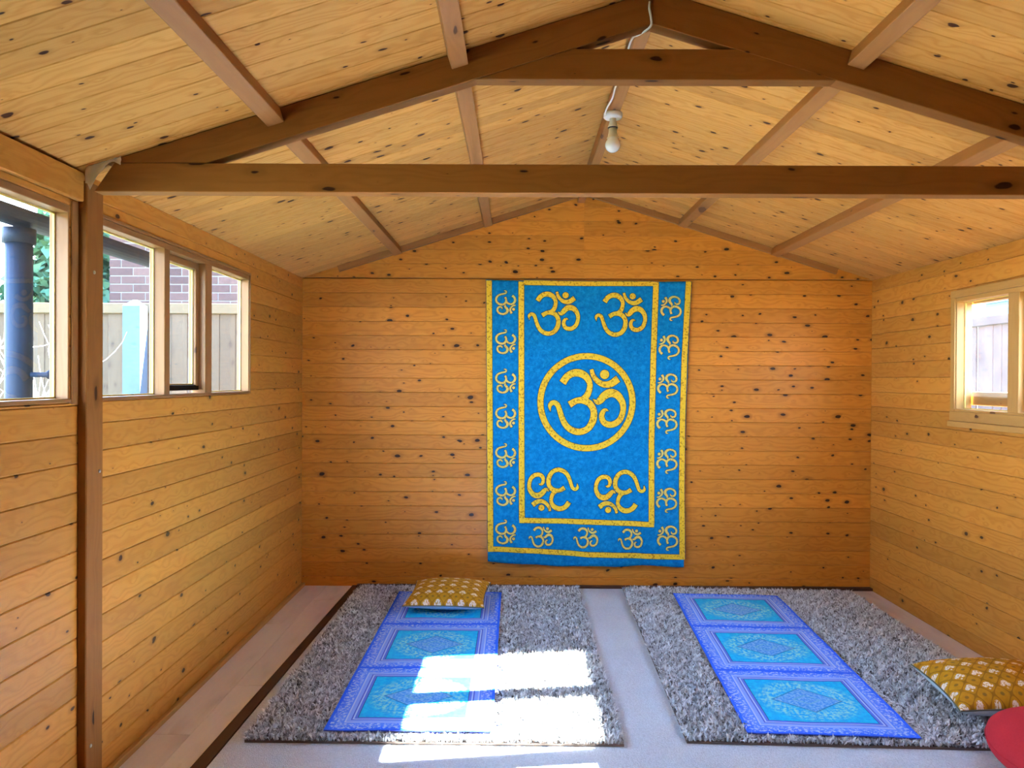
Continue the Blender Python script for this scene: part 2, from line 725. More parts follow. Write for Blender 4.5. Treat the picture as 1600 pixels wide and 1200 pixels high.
y = YB + .02
CP = .0915
while y > YF:
    yc = y - CP / 2
    board('plank', (XL - .035, yc, ceil_z(XL) - SL * .035), (RIDGE_X, yc, RIDGE), CP - .0006, TB, (SL, 0, -1), M['pine_ceiling'],
          ceiling, ch=.0028)
    board('plank', (RIDGE_X, yc, RIDGE), (XR + .035, yc, EAVE - SR * .035), CP - .0006, TB, (-SR, 0, -1), M['pine_ceiling'],
          ceiling, ch=.0028)
    y -= CP

TY0, TY1 = 2.30, 2.353                                # roof truss front / back


def purlin(x, w, d, y0, y1, side):
    n = Vector((SL, 0, -1)) if side < 0 else Vector((-SR, 0, -1))
    if side == 0:
        n = Vector((0, 0, -1))
    n.normalize()
    zc = ceil_z(x) if side else 2.42
    p = Vector((x, 0, zc)) + n * d
    board('purlin', (p.x, y0, p.z), (p.x, y1, p.z), w, d - .001, n, M['purlin_wood'], ceiling, ch=.002)


for (x, side) in ((-.735, -1), (-.185, -1), (1.02, 1), (1.585, 1)):
    purlin(x, .052, .046, YF, TY0, side)
    purlin(x, .052, .046, TY1, YB - .034, side)
board('purlin', (.392, YF, 2.412), (.392, TY0 - .001, 2.412), .042, .012, (0, 0, -1), M['purlin_wood'], ceiling, ch=.002)
purlin(.392, .042, .062, TY1, YB - .034, 0)
# rafters against the back gable
for s in (-1, 1):
    n = Vector((SL, 0, -1)).normalized() if s < 0 else Vector((-SR, 0, -1)).normalized()
    xa, xb = (XL + .22, RIDGE_X) if s < 0 else (RIDGE_X, XR - .22)
    pa = Vector((xa, YB - .021, ceil_z(xa))) + n * .036
    pb = Vector((xb, YB - .021, ceil_z(xb))) + n * .036
    board('gable_rafter', pa, pb, .026, .035, n, M['purlin_wood'], ceiling, ch=.001)

# ------------------------------------------------------------------ floor
floor = tag(link('floor', boxes_mesh('floor', [((XL - .04, YF - .05, -.06), (XR + .04, YB + .04, -.009))], M['dark_trim'])),
            kind='structure')


def quad_plank(name, pts, z0, z1, mat, parent):
    """plank in plan: four xy corners (a b c d, a-b is the long side)"""
    c = Vector((sum(p[0] for p in pts) / 4, sum(p[1] for p in pts) / 4, 0))
    # local X along world y
    L = [(p[1] - c.y, -(p[0] - c.x)) for p in pts]
    e = .0012
    def ins(p):
        l = sqrt(p[0] ** 2 + p[1] ** 2)
        return (p[0] - math.copysign(e, p[0]), p[1] - math.copysign(e, p[1]))
    vs = [(a, b, z0) for a, b in L] + [(a, b, z1 - e) for a, b in L] + [(*ins(p), z1) for p in L]
    fs = [(3, 2, 1, 0), (8, 9, 10, 11)]
    for k in (0, 4):
        fs += [(k + i, k + (i + 1) % 4, k + 4 + (i + 1) % 4, k + 4 + i) for i in range(4)]
    me = mesh_of(name, vs, fs, mat)
    fix_normals(me)
    mw = Matrix.Translation(c) @ Matrix.Rotation(pi / 2, 4, 'Z')
    return link(name, me, parent, mw)


def edge_x(y):                                         # laminate edge beside the carpet
    return -1.056 + (y - 2.5) * (.058 / 2.23)


joints_a = [YB - .001, 3.98, 2.74, 1.5, .26, YF]
joints_b = [YB - .001, 4.42, 3.18, 1.94, .70, YF]
for J, (xa, xb) in ((joints_a, (-1.292, -1.158)), (joints_b, (-1.158, None))):
    for a, b in zip(J[:-1], J[1:]):
        xr = (lambda y: edge_x(y) if xb is None else xb)
        quad_plank('laminate_plank', [(xa, b + .0008), (xa, a - .0008), (xr(a) - .001, a - .0008), (xr(b) - .001, b + .0008)],
                   -.009, .004, M['laminate'], floor)
for J in ([4.70, 3.55, 2.3, 1.1, YF],):
    for a, b in zip(J[:-1], J[1:]):
        quad_plank('laminate_plank', [(2.022 if a < 4.6 else 2.05, b + .0008), (2.05, a - .0008), (XR - .002, a - .0008), (XR - .002, b + .0008)],
                   -.009, .003, M['laminate'], floor)
# edging strip between laminate and carpet
trim = link('trim_1', None) if False else None
me_trim = boxes_mesh('trim_1', [], M['dark_trim']) if False else None
tq = [(edge_x(YF), YF), (edge_x(YB), YB), (edge_x(YB) + .034, YB), (edge_x(YF) + .076, YF)]
tr = quad_plank('trim_1', tq, -.009, .008, M['dark_trim'], None)
tag(tr, kind='structure')
tb = link('trim_2', boxes_mesh('trim_2', [((edge_x(YB) + .03, 4.685, -.009), (XR - .002, YB - .001, .018))], M['dark_trim']))
tag(tb, kind='structure')
tl = beam('baseboard_left', (XL + .001, 2.395, -.009), (XL + .022, YB - .001, .022), M['frame_pale'])
tag(tl, kind='structure')
tl = beam('baseboard_left', (XL + .001, YF + .01, -.009), (XL + .022, 2.298, .022), M['frame_pale'])
tag(tl, kind='structure')

# ------------------------------------------------------------------ windows


def window(name, x, sign, op, panes, casement, mat, casing, sill2=False):
    """frame members and panes in an opening. sign: +1 room lies on the +x side"""
    y0, y1, z0, z1 = op
    root = bpy.data.objects.new(name, None)
    COL.objects.link(root)
    root.location = (x, (y0 + y1) / 2, z0)
    tag(root, kind='structure')
    xo, xi = x - sign * (.056 if sign > 0 else .075), x + sign * .001        # frame outer / inner face
    xg = x - sign * .045                             # glass
    ft = .022
    def bm_(n, ya, yb, za, zb, xa=xo, xb=xi, m=mat, ch=.002, ax=None):
        return beam(n, (min(xa, xb), ya, za), (max(xa, xb), yb, zb), m, root, ch, ax)
    bm_('head', y0, y1, z1 - ft, z1)
    bm_('sill', y0, y1, z0, z0 + .012, xb=x + sign * .006)
    bm_('jamb', y0, y0 + .014, z0 + .012, z1 - ft)
    bm_('jamb', y1 - .006, y1, z0 + .012, z1 - ft)
    edges = sorted(panes)
    for (a, b), (c, d) in zip(edges[:-1], edges[1:]):
        bm_('mullion', b, c, z0 + .012, z1 - ft, xb=x + sign * .003)
    # casing boards round the opening, on the wall face
    if casing:
        w, p = casing
        bm_('casing', y0 - w, y1 + w, z1, z1 + w, x, x + sign * p)
        bm_('casing', y1, y1 + w, z0, z1, x, x + sign * p)
        bm_('casing', y0 - w, y0, z0, z1, x, x + sign * p)
        if sill2:
            bm_('casing', y0 - w, y1 + w, z0 - .048, z0, x, x + sign * (p + .002))
            bm_('sill_board', y0 - w - .006, y1 + w + .006, z0 - .076, z0 - .049, x, x + sign * (p + .010))
    gz0, gz1 = z0 + .012, z1 - ft
    for i, (a, b) in enumerate(edges):
        za, zb, ya, yb = gz0, gz1, a, b
        par = root
        if i in casement:
            s = .030
            sa = bm_('sash', a + .003, b - .003, gz1 - .030, gz1 - .003, xg - sign * .012, xg + sign * .020)
            for (q, r_) in ((a + .003, a + s), (b - s, b - .003)):
                bm_('sash', q, r_, gz0 + .03, gz1 - .030, xg - sign * .012, xg + sign * .020)
            bm_('sash', a + .003, b - .003, gz0 + .012, gz0 + .034, xg - sign * .012, xg + sign * .020, M['black_gap'] if sign > 0 else mat)
            za, zb, ya, yb = gz0 + .034, gz1 - .030, a + s, b - s
        # pane: thin box, one material
        me = boxes_mesh('pane', [((xg - .0015, ya, za), (xg - .0014, yb, zb))], M['glass'])
        vs = [(xg, ya, za), (xg, yb, za), (xg, yb, zb), (xg, ya, zb)]
        me = mesh_of('pane', vs, [(0, 1, 2, 3)], M['glass'])
        link('pane', me, root, Matrix.Identity(4))
        # putty fillet round the glass
        q = .005
        xx0, xx1 = xg + sign * .0005, xg + sign * .007
        bx = [((xx0, ya, za), (xx1, yb, za + q)), ((xx0, ya, zb - q), (xx1, yb, zb)),
              ((xx0, ya, za + q), (xx1, ya + q, zb - q)), ((xx0, yb - q, za + q), (xx1, yb, zb - q))]
        link('putty', boxes_mesh('putty', bx, M['putty']), root, Matrix.Identity(4))
    return root


window('window_1', XL, 1, WIN_L_NEAR, [(.564, 1.05), (1.09, 1.62), (1.66, 2.252)], (), M['frame_wood'], None)
window('window_2', XL, 1, WIN_L_FAR, [(2.419, 2.868), (2.910, 3.245), (3.312, 3.776)], (1,), M['frame_wood'], (.012, .006))
window('window_3', XR, -1, WIN_R_FAR, [(2.444, 2.83), (2.90, 3.345), (3.42, 3.819)], (1,), M['frame_pale'], (.036, .008), True)
bt = beam('trim_5', (XR + .079, 2.40, 1.165), (XR + .108, 3.90, 1.232), M['frame_pale'])
tag(bt, kind='structure')
bt = beam('sun_clip_batten', (XR + .079, 2.40, 1.665), (XR + .104, 3.90, 1.73), M['frame_pale'])  # batten added outside the window head to cut off the sun patch
tag(bt, kind='structure')
# plate over the near left window
pl = beam('trim_3', (XL + .0005, YF + .01, 1.805), (XL + .020, 2.297, 1.892), M['pine_side'])
tag(pl, kind='structure')
pl = beam('trim_4', (XL + .0005, 2.263, 1.20), (XL + .006, 2.297, 1.80), M['frame_wood'])
tag(pl, kind='structure')

# ------------------------------------------------------------------ post and truss
M['bolt'] = plain('bolt_metal', (.45, .42, .38, 1), .35, .5, metal=.8)


def post(x, sign, label):
    p = thing('timber_post', (x, 2.3465, 0), label, 'post')
    beam('post_timber', (min(x, x + sign * .028), 2.300, .0225 if sign < 0 else -.008), (max(x, x + sign * .028), 2.393, 1.868), M['truss_wood'], p)
    for (yy, zz) in ((2.325, .16), (2.372, .99), (2.34, 1.60)):
        me = lathe_mesh('bolt', [(.0055, 0), (.0055, .002), (.003, .0035), (.0005, .0038)], M['bolt'], 12)
        mw = Matrix.Translation((x + sign * .028, yy, zz)) @ Matrix.Rotation(sign * pi / 2, 4, 'Y')
        link('bolt', me, p, mw)


post(XL, 1, 'dark stained timber post with bolts against the left plank wall')

tx = .40
truss = thing('roof_truss', (tx, (TY0 + TY1) / 2, 1.83), 'dark stained timber roof truss with tie beam and collar', 'roof truss')


def slab(name, poly, y0, y1, mat, parent, ang=0.0, ch=.002):
    """polygon in the xz plane (counter-clockwise seen from -y), thick from y0 to y1; local X turned by ang"""
    cx = sum(p[0] for p in poly) / len(poly)
    cz = sum(p[1] for p in poly) / len(poly)
    ca, sa = cos(-ang), sin(-ang)
    L = [((px - cx) * ca - (pz - cz) * sa, (px - cx) * sa + (pz - cz) * ca) for px, pz in poly]
    n = len(L)
    t = y1 - y0
    vs = [(a, b, t / 2) for a, b in L] + [(a, b, -t / 2) for a, b in L]
    fs = [tuple(range(n)), tuple(range(n, 2 * n))[::-1]] + [(i, n + i, n + (i + 1) % n, (i + 1) % n) for i in range(n)]
    me = mesh_of(name, vs, fs, mat)
    bm = bmesh.new()
    bm.from_mesh(me)
    bmesh.ops.recalc_face_normals(bm, faces=bm.faces)
    bmesh.ops.bevel(bm, geom=list(bm.edges), offset=ch, segments=1, affect='EDGES')
    bm.to_mesh(me)
    bm.free()
    X, Z = Vector((cos(ang), 0, sin(ang))), Vector((0, -1, 0))
    mw = Matrix((X, Z.cross(X), Z)).transposed().to_4x4()
    mw.translation = (cx, (y0 + y1) / 2, cz)
    return link(name, me, parent, mw)


VD = .0985                                            # vertical depth of the rafters
G = .002
# tie beam lies on the front of the rafter feet; collar on the same plane as the rafters' faces
TIE0, TIE1 = 1.836, 1.922
xe0, xe1 = XL + .050, XR - .050
slab('tie_beam', [(xe0, TIE0), (xe1, TIE0), (xe1 - .06, TIE1), (xe0 + .06, TIE1)], TY0 - .002, TY1 - .004, M['truss_wood'], truss)
zlow = TIE1 + .001
def raf_low(x): return ceil_z(x) - VD
# left rafter: top along the ceiling, foot cut level above the tie beam
xt0 = XL + (zlow - EAVE) / SL + .004
xb0 = XL + (zlow + VD - EAVE) / SL
slab('rafter', [(xt0, zlow), (xb0, zlow), (tx, raf_low(tx)), (tx, ceil_z(tx) - G), (xt0, ceil_z(xt0) - G)][0:4], TY0, TY1,
     M['truss_wood'], truss, math.atan(SL))
xt1 = XR - (zlow - EAVE) / SR - .004
xb1 = XR - (zlow + VD - EAVE) / SR
slab('rafter', [(tx + .0005, raf_low(tx)), (xb1, zlow), (xt1, zlow), (RIDGE_X, RIDGE - G), (tx + .0005, ceil_z(tx) - G)], TY0, TY1,
     M['truss_wood'], truss, -math.atan(SR))
# collar tie between the rafters
C0, C1 = 2.176, 2.268
def xl_at(z): return XL + (z + VD - EAVE) / SL
def xr_at(z): return XR - (z + VD - EAVE) / SR
slab('collar_tie', [(xl_at(C0) + .001, C0), (xr_at(C0) - .001, C0), (xr_at(C1) - .001, C1), (xl_at(C1) + .001, C1)], TY0 + .001, TY1 - .001,
     M['truss_wood'], truss)

# scrap of plastic sheet tucked over the truss end
M['plastic'] = plain('plastic_sheet', (.60, .58, .54, 1), .4, .5)
nu, nv = 12, 8
vs, fs = [], []
for i in range(nu + 1):
    for j in range(nv + 1):
        u, v = i / nu, j / nv
        xx = XL + .032 + .105 * u
        top = ceil_z(xx) - .004
        wv = .006 * sin(u * 9 + 1) * v + .005 * sin(u * 17 + v * 5)
        ln = .040 + .018 * sin(u * 6.0 + .5) - .016 * u + (.02 if .1 < u < .25 else 0)
        vs.append((xx, TY0 - .010 - .006 * v - abs(wv) * .8, top - ln * v))
k = len(vs)
vs += [(a, b + .0012, c) for a, b, c in vs]
for i in range(nu):
    for j in range(nv):
        a = i * (nv + 1) + j
        fs.append((a, a + 1, a + nv + 2, a + nv + 1))
        fs.append((k + a, k + a + nv + 1, k + a + nv + 2, k + a + 1))
me = mesh_of('plastic_scrap', vs, fs, M['plastic'], smooth=True)
tag(link('plastic_scrap', me), 'crumpled grey plastic scrap stuck over the left end of the roof truss', 'plastic sheet')

# ------------------------------------------------------------------ lamp and cable
M['white_plastic'] = plain('white_plastic', (.80, .79, .76, 1), .35, .5, amt=.03)
M['cream_plastic'] = plain('cream_plastic', (.70, .62, .47, 1), .4, .5, amt=.03)
M['dark_ring'] = plain('dark_ring', (.04, .03, .03, 1), .5)
M['opal'] = plain('opal_glass', (.86, .86, .84, 1), .12, .6, amt=.02)
LX, LY, LZ = .386, 3.114, 2.357
lamp = thing('ceiling_bulb', (LX, LY, LZ), 'bare white bulb in a round batten holder under the ridge beam', 'light bulb')
T = Matrix.Translation((LX, LY, LZ))
link('base_plate', lathe_mesh('base_plate', [(.005, 0), (.037, 0), (.038, -.004), (.038, -.016), (.034, -.021), (.02, -.022)], M['white_plastic']), lamp, T)
link('lamp_holder', lathe_mesh('lamp_holder', [(.012, -.020), (.0135, -.022), (.013, -.034), (.017, -.048), (.020, -.054), (.020, -.058)], M['cream_plastic']), lamp, T)
link('holder_ring', lathe_mesh('holder_ring', [(.015, -.0575), (.0205, -.058), (.0205, -.061), (.015, -.0615)], M['dark_ring']), lamp, T)
link('bulb_neck', lathe_mesh('bulb_neck', [(.014, -.061), (.016, -.062), (.0165, -.075), (.021, -.098), (.024, -.100)], M['cream_plastic']), lamp, T)
bp = [(.022, -.0995)] + [(.0305 * sin(a), -.128 - .0305 * cos(a)) for a in np.linspace(pi - .85, .05, 12)]
link('bulb_globe', lathe_mesh('bulb_globe', bp, M['opal']), lamp, T)
cp = [(.392, TY0 - .006, 2.405), (.391, TY0 - .0055, 2.385), (.396, TY0 - .0055, 2.358), (.397, TY0 - .005, 2.337), (.388, TY0 + .02, 2.333),
      (.372, TY1 + .025, 2.344), (.366, 2.47, 2.372), (.3655, 2.60, 2.373), (.3655, 2.75, 2.373), (.3655, 2.88, 2.372), (.366, 2.93, 2.368), (.364, 2.97, 2.361),
      (.355, 3.03, 2.354), (.352, 3.07, 2.350), (.354, 3.098, 2.346)]
cpts = [tuple(p) for p in catmull(cp, 5)]
cab = link('lamp_cable', tube_mesh('lamp_cable', cpts, .0035, M['white_plastic'], 8))
tag(cab, 'thin white electric cable running along the ridge to the bulb', 'cable')

# ------------------------------------------------------------------ carpet, rugs, mats
CZ = .008
me = mesh_of('carpet', [], [], M['carpet'])
def cx0(y): return edge_x(y) + .036 + (.042 * (YB - y) / (YB - YF))
n = 24
vs, fs = [], []
for i in range(n + 1):
    y = YF + .02 + (4.683 - YF - .02) * i / n
    for (x, z) in ((cx0(y) + .002, -.0088), (cx0(y) + .002, CZ - .002), (cx0(y) + .005, CZ), (2.012, CZ), (2.015, CZ - .002), (2.015, -.0088)):
        vs.append((x + .0, y, z))
for i in range(n):
    for j in range(6):
        a, b = i * 6 + j, i * 6 + (j + 1) % 6
        fs.append((a, b, b + 6, a + 6))
fs += [tuple(range(6)), tuple(range(n * 6, n * 6 + 6))]
me = mesh_of('carpet', vs, fs, M['carpet'])
fix_normals(me)
tag(link('carpet', me), 'pale grey looped carpet laid across the floor under the rugs', 'carpet')

MATS = [  # near-left, near-right, far-right, far-left
    ((-.673, 2.72), (-.073, 2.716), (-.079, 4.50), (-.682, 4.495)),
    ((.864, 2.728), (1.463, 2.706), (1.492, 4.452), (.886, 4.497)),
]


def in_quad(q, X, Y, g=.004):
    ok = np.ones_like(X, bool)
    for i in range(4):
        (xa, ya), (xb, yb) = q[i], q[(i + 1) % 4]
        nx, ny = -(yb - ya), xb - xa
        l = sqrt(nx * nx + ny * ny)
        ok &= ((X - xa) * nx + (Y - ya) * ny) / l > -g
    return ok


def shag_rug(q, mq, label, seed, nst=95000, extra=()):
    r = np.random.default_rng(seed)
    q = np.array(q)
    c = q.mean(0)
    root = thing('shag_rug', (c[0], c[1], CZ), label, 'rug', 'shaggy rugs on the carpet')
    vs = [(x, y, CZ + .0003) for x, y in q] + [(x, y, CZ + .009) for x, y in q]
    fs = [(3, 2, 1, 0), (4, 5, 6, 7)] + [(i, (i + 1) % 4, 4 + (i + 1) % 4, 4 + i) for i in range(4)]
    me = mesh_of('backing', vs, fs, M['rug_back'])
    fix_normals(me)
    link('backing', me, root, Matrix.Identity(4))
    u, v = r.random(nst), r.random(nst)
    P = ((1 - u) * (1 - v))[:, None] * q[0] + (u * (1 - v))[:, None] * q[1] + (u * v)[:, None] * q[2] + ((1 - u) * v)[:, None] * q[3]
    # clumps lean together
    cl = np.floor(P * 55)
    hsh = np.modf(np.sin(cl[:, 0] * 12.9898 + cl[:, 1] * 78.233) * 43758.5453)[0]
    hs2 = np.modf(np.sin(cl[:, 0] * 39.346 + cl[:, 1] * 11.135) * 24634.6345)[0]
    ang = hsh * 2 * pi + r.normal(0, 1.0, nst)
    L = .019 + .010 * r.random(nst) + .005 * hs2
    lean = np.clip(.55 + .40 * np.abs(hs2) + r.normal(0, .28, nst), .1, 1.25)
    under = in_quad(mq, P[:, 0], P[:, 1], .024)
    lean = np.where(under, 1.30, lean)
    L = np.where(under, L * .75, L)
    wdt = .0026 + .0022 * r.random(nst)
    dx, dy = np.cos(ang), np.sin(ang)
    sa = ang + pi / 2 + r.normal(0, .5, nst)
    sx, sy = np.cos(sa) * wdt, np.sin(sa) * wdt
    Z0 = CZ + .008
    V = np.zeros((nst, 5, 3))
    l1 = lean * .55
    m = np.stack([P[:, 0] + dx * L * .55 * np.sin(l1), P[:, 1] + dy * L * .55 * np.sin(l1), Z0 + L * .55 * np.cos(l1)], 1)
    l2 = np.minimum(lean * 1.35, 1.5)
    t = m + np.stack([dx * L * .45 * np.sin(l2), dy * L * .45 * np.sin(l2), L * .45 * np.cos(l2)], 1)
    off = np.stack([sx, sy, 0 * sx], 1)
    b = np.stack([P[:, 0], P[:, 1], np.full(nst, Z0)], 1)
    V[:, 0], V[:, 1], V[:, 2], V[:, 3], V[:, 4] = b - off * .7, b + off * .7, m + off, m - off, t
    lim = np.where(under, CZ + .0165, 9.0)
    V[:, :, 2] = np.minimum(V[:, :, 2], lim[:, None])
    me = bpy.data.meshes.new('pile')
    me.vertices.add(nst * 5)
    me.vertices.foreach_set('co', V.reshape(-1))
    base = np.arange(nst) * 5
    loops = np.stack([base, base + 1, base + 2, base + 3, base + 3, base + 2, base + 4], 1).reshape(-1)
    me.loops.add(len(loops))
    me.loops.foreach_set('vertex_index', loops.astype(np.int32))
    me.polygons.add(nst * 2)
    st = np.stack([np.arange(nst) * 7, np.arange(nst) * 7 + 4], 1).reshape(-1)
    me.polygons.foreach_set('loop_start', st.astype(np.int32))
    me.materials.append(M['pile'])
    me.update(calc_edges=True)
    me.validate()
    colr = np.clip(.68 + .30 * (hs2) + r.normal(0, .36, nst), 0, 1)
    at = me.attributes.new('strand', 'FLOAT', 'POINT')
    vcol = np.repeat(colr, 5).reshape(nst, 5)
    at.data.foreach_set('value', vcol.reshape(-1))
    o = link('pile', me, root, Matrix.Identity(4))
    tag(o, kind='stuff')
    return root


shag_rug([(-.940, 2.672), (.382, 2.662), (.386, 4.655), (-.942, 4.648)], MATS[0],
         'shaggy grey rug under the cushioned yoga mat, partly in sunlight', 3)
shag_rug([(.606, 2.690), (1.985, 2.640), (2.005, 4.600), (.655, 4.655)], MATS[1],
         'shaggy grey rug under the yoga mat nearer the right wall', 4)


def mk_mat():
    m = Mat('yoga_mat_print', .65, .12)
    x, y, z = m.coords()
    b, a = .30, 1.78 / 6
    py = ((y + 1.78 / 2).mod(1.78 / 3) - a)
    du = (x.abs() * -1.0) + b
    dv = (py.abs() * -1.0) + a
    v = m.vec(x, y)
    wob = m.noise(v, 90.0, 3.0)
    d = du.min(dv)
    deep = lin(44, 112, 255)
    lil = lin(136, 174, 252)
    pale = lin(182, 208, 255)
    # floral band
    fl = m.noise(v, 75.0, 4.0, .7)
    flor = fl.ss(.50, .56)
    bandf = m.mix(d.ss(.004, .05), deep, lin(96, 148, 255))
    bandf = m.mix(flor * d.band(.012, .055), bandf, pale)
    c = bandf
    c = m.mix(d.band(.060, .066), c, pale)
    c = m.mix(d.band(.066, .080), c, lil)
    c = m.mix(d.band(.080, .085), c, lin(84, 104, 220))
    c = m.mix(d.band(.085, .091), c, pale)
    c = m.mix(d.band(.091, .101), c, lin(100, 130, 236))
    c = m.mix(d.band(.101, .104), c, lin(40, 90, 170))
    # teal field
    ex = x / .17
    ey = py / .165
    rr = (ex * ex + ey * ey).sqrt()
    n2 = m.noise(v, 46.0, 5.0, .75)
    field = m.mix(n2.ss(.4, .65), lin(20, 182, 242), lin(28, 212, 252))
    ring = rr.ss(.48, .72) * rr.ss(1.22, .92)
    field = m.mix(ring * (n2 + wob * .6).ss(.74, .90) * .75, field, lin(176, 236, 226))
    dia = x.abs() / .125 + py.abs() / .105
    field = m.mix(dia.ss(1.12, .95) * .8, field, m.mix(wob.ss(.44, .58), lin(82, 150, 232), lin(150, 196, 240)))
    field = m.mix(dia.band(1.02, 1.10) * .6, field, lin(38, 92, 170))
    inner = x.abs() / .05 + py.abs() / .04
    field = m.mix(inner.band(.9, 1.1) * .5, field, lin(120, 200, 210))
    c = m.mix(d.gt(.104), c, field)
    m.base(c)
    rib = (y * (2 * pi / .006)).sin()
    m.bump(rib * .5 + m.noise(v, 400.0, 1.0), .25, .0012)
    return m.mat
M['mat'] = mk_mat()
M['mat_side'] = plain('mat_foam', lin(60, 80, 190), .7)
MZ = CZ + .022


def yoga_mat(q, label):
    q = np.array(q)
    c = q.mean(0)
    ex = (q[1] + q[2] - q[0] - q[3]); ex /= np.linalg.norm(ex)
    ang = math.atan2(ex[1], ex[0])
    W, L, nx, ny = .60, 1.78, 12, 36
    vs, fs, mi = [], [], []
    def zz(i, j):
        e = .0016 * sin(i * 1.1 + j * .5 + c[0] * 9) + .0012 * sin(j * .9 - i * .7)
        return e
    for t in (.0045, 0):
        for j in range(ny + 1):
            for i in range(nx + 1):
                vs.append((-W / 2 + W * i / nx, -L / 2 + L * j / ny, zz(i, j) * .6 + t))
    k = (nx + 1) * (ny + 1)
    idx = lambda i, j: j * (nx + 1) + i
    for j in range(ny):
        for i in range(nx):
            a, b, cc, d = idx(i, j), idx(i + 1, j), idx(i + 1, j + 1), idx(i, j + 1)
            fs.append((a, b, cc, d)); mi.append(0)
            fs.append((k + d, k + cc, k + b, k + a)); mi.append(1)
    ring = [idx(i, 0) for i in range(nx)] + [idx(nx, j) for j in range(ny)] + [idx(i, ny) for i in range(nx, 0, -1)] + [idx(0, j) for j in range(ny, 0, -1)]
    for a, b in zip(ring, ring[1:] + ring[:1]):
        fs.append((a, k + a, k + b, b)); mi.append(1)
    me = mesh_of('yoga_mat', vs, fs, [M['mat'], M['mat_side']], mi=mi)
    o = link('yoga_mat', me)
    o.location = (c[0], c[1], MZ)
    o.rotation_euler = (0, 0, ang)
    return tag(o, label, 'yoga mat', 'printed blue yoga mats')


yoga_mat(MATS[0], 'blue and teal patterned yoga mat with a mustard cushion on its far end')
yoga_mat(MATS[1], 'blue and teal patterned yoga mat, bare, nearer the right wall')

# ------------------------------------------------------------------ cushions


def mk_mustard():
    m = Mat('mustard_print', .8, .15)
    x, y, z = m.coords()
    s, h = .062, .078
    fx = (x + s * 40.0).mod(s) - s / 2
    fy = (y + h * 40.0).mod(h) - h / 2
    base = m.mix(m.noise(m.vec(x, y), 60.0, 2.0), lin(176, 122, 18), lin(206, 152, 34))
    lat = (x * (2 * pi / s)).cos() * -1.0 - (y * (2 * pi / h)).cos()
    c = m.mix((lat.abs()).ss(.30, .12) * .7, base, lin(140, 96, 22))
    def blob(cx, cy, r):
        return (((fx - cx) * (fx - cx) + (fy - cy) * (fy - cy)).sqrt()).ss(r, r - .003)
    fl = blob(0, .009, .0125).max(blob(-.010, -.001, .0095)).max(blob(.010, -.001, .0095)).max(blob(0, -.016, .005))
    det = m.noise(m.vec(x, y), 170.0, 2.0).ss(.60, .52)
    c = m.mix(fl * det, c, lin(238, 224, 204))
    gx = (x + s * 40.5).mod(s) - s / 2
    gy = (y + h * 40.5).mod(h) - h / 2
    dk = ((gx * gx + gy * gy).sqrt()).ss(.009, .005)
    c = m.mix(dk * .7, c, lin(112, 92, 44))
    m.base(c)
    m.bump(m.noise(m.vec(x, y), 700.0, 1.0), .2, .001)
    return m.mat
M['mustard'] = mk_mustard()
M['cushion_back'] = plain('cushion_back', lin(186, 206, 214), .85, .1, 200.0, .06)
M['piping'] = plain('grey_piping', lin(108, 108, 92), .85, .1)
M['red'] = plain('red_cloth', (.50, .028, .040, 1), .8, .15, 150.0, .10, .1)


def cushion(name, loc, rot, W, D, H, label, cat, front, back, pipe, seed=1, flat=.62, group=None, rnd=0.0):
    """pillow: two domed panels sewn along a pinched outline"""
    root = thing(name, loc, label, cat, group)
    R = Matrix.Translation(loc) @ rot
    n = 30
    def outline(s, t):
        # pulled-in sides, sharp corners
        x, y = s * W / 2, t * D / 2
        if rnd:
            return x * sqrt(1 - rnd * t * t / 2), y * sqrt(1 - rnd * s * s / 2)
        return x * (1 - .075 * (1 - t * t)), y * (1 - .075 * (1 - s * s))
    def dome(s, t):
        e = max(0.0, (1 - s * s)) * max(0.0, (1 - t * t))
        return e ** .42
    def wr(s, t):
        return .0035 * sin(s * 7 + seed) * sin(t * 6 + seed * 2) * (1 - max(abs(s), abs(t)))
    for nm, sg, mt, hh in (('front_panel', 1, front, H * flat), ('back_panel', -1, back, H * (1 - flat))):
        vs, fs = [], []
        for j in range(n + 1):
            for i in range(n + 1):
                s, t = sin((2 * i / n - 1) * pi / 2), sin((2 * j / n - 1) * pi / 2)
                x, y = outline(s, t)
                zz = dome(s, t) * hh
                if sg < 0:
                    zz = min(zz, hh * .92)
                vs.append((x, y, sg * zz + wr(s, t) + (0.0 if sg > 0 else -.0004)))
        for j in range(n):
            for i in range(n):
                a = j * (n + 1) + i
                f = (a, a + 1, a + n + 2, a + n + 1)
                fs.append(f if sg > 0 else f[::-1])
        link(nm, mesh_of(nm, vs, fs, mt, smooth=True), root, R)
    pts = []
    for k in range(4 * n):
        e, f = divmod(k, n)
        q = 2 * f / n - 1
        s, t = ((q, -1), (1, q), (-q, 1), (-1, -q))[e]
        x, y = outline(s, t)
        pts.append((x, y, 0))
    pts.append(pts[0])
    link('piping', tube_mesh('piping', pts, .0032, pipe, 6, caps=False), root, R)
    return root


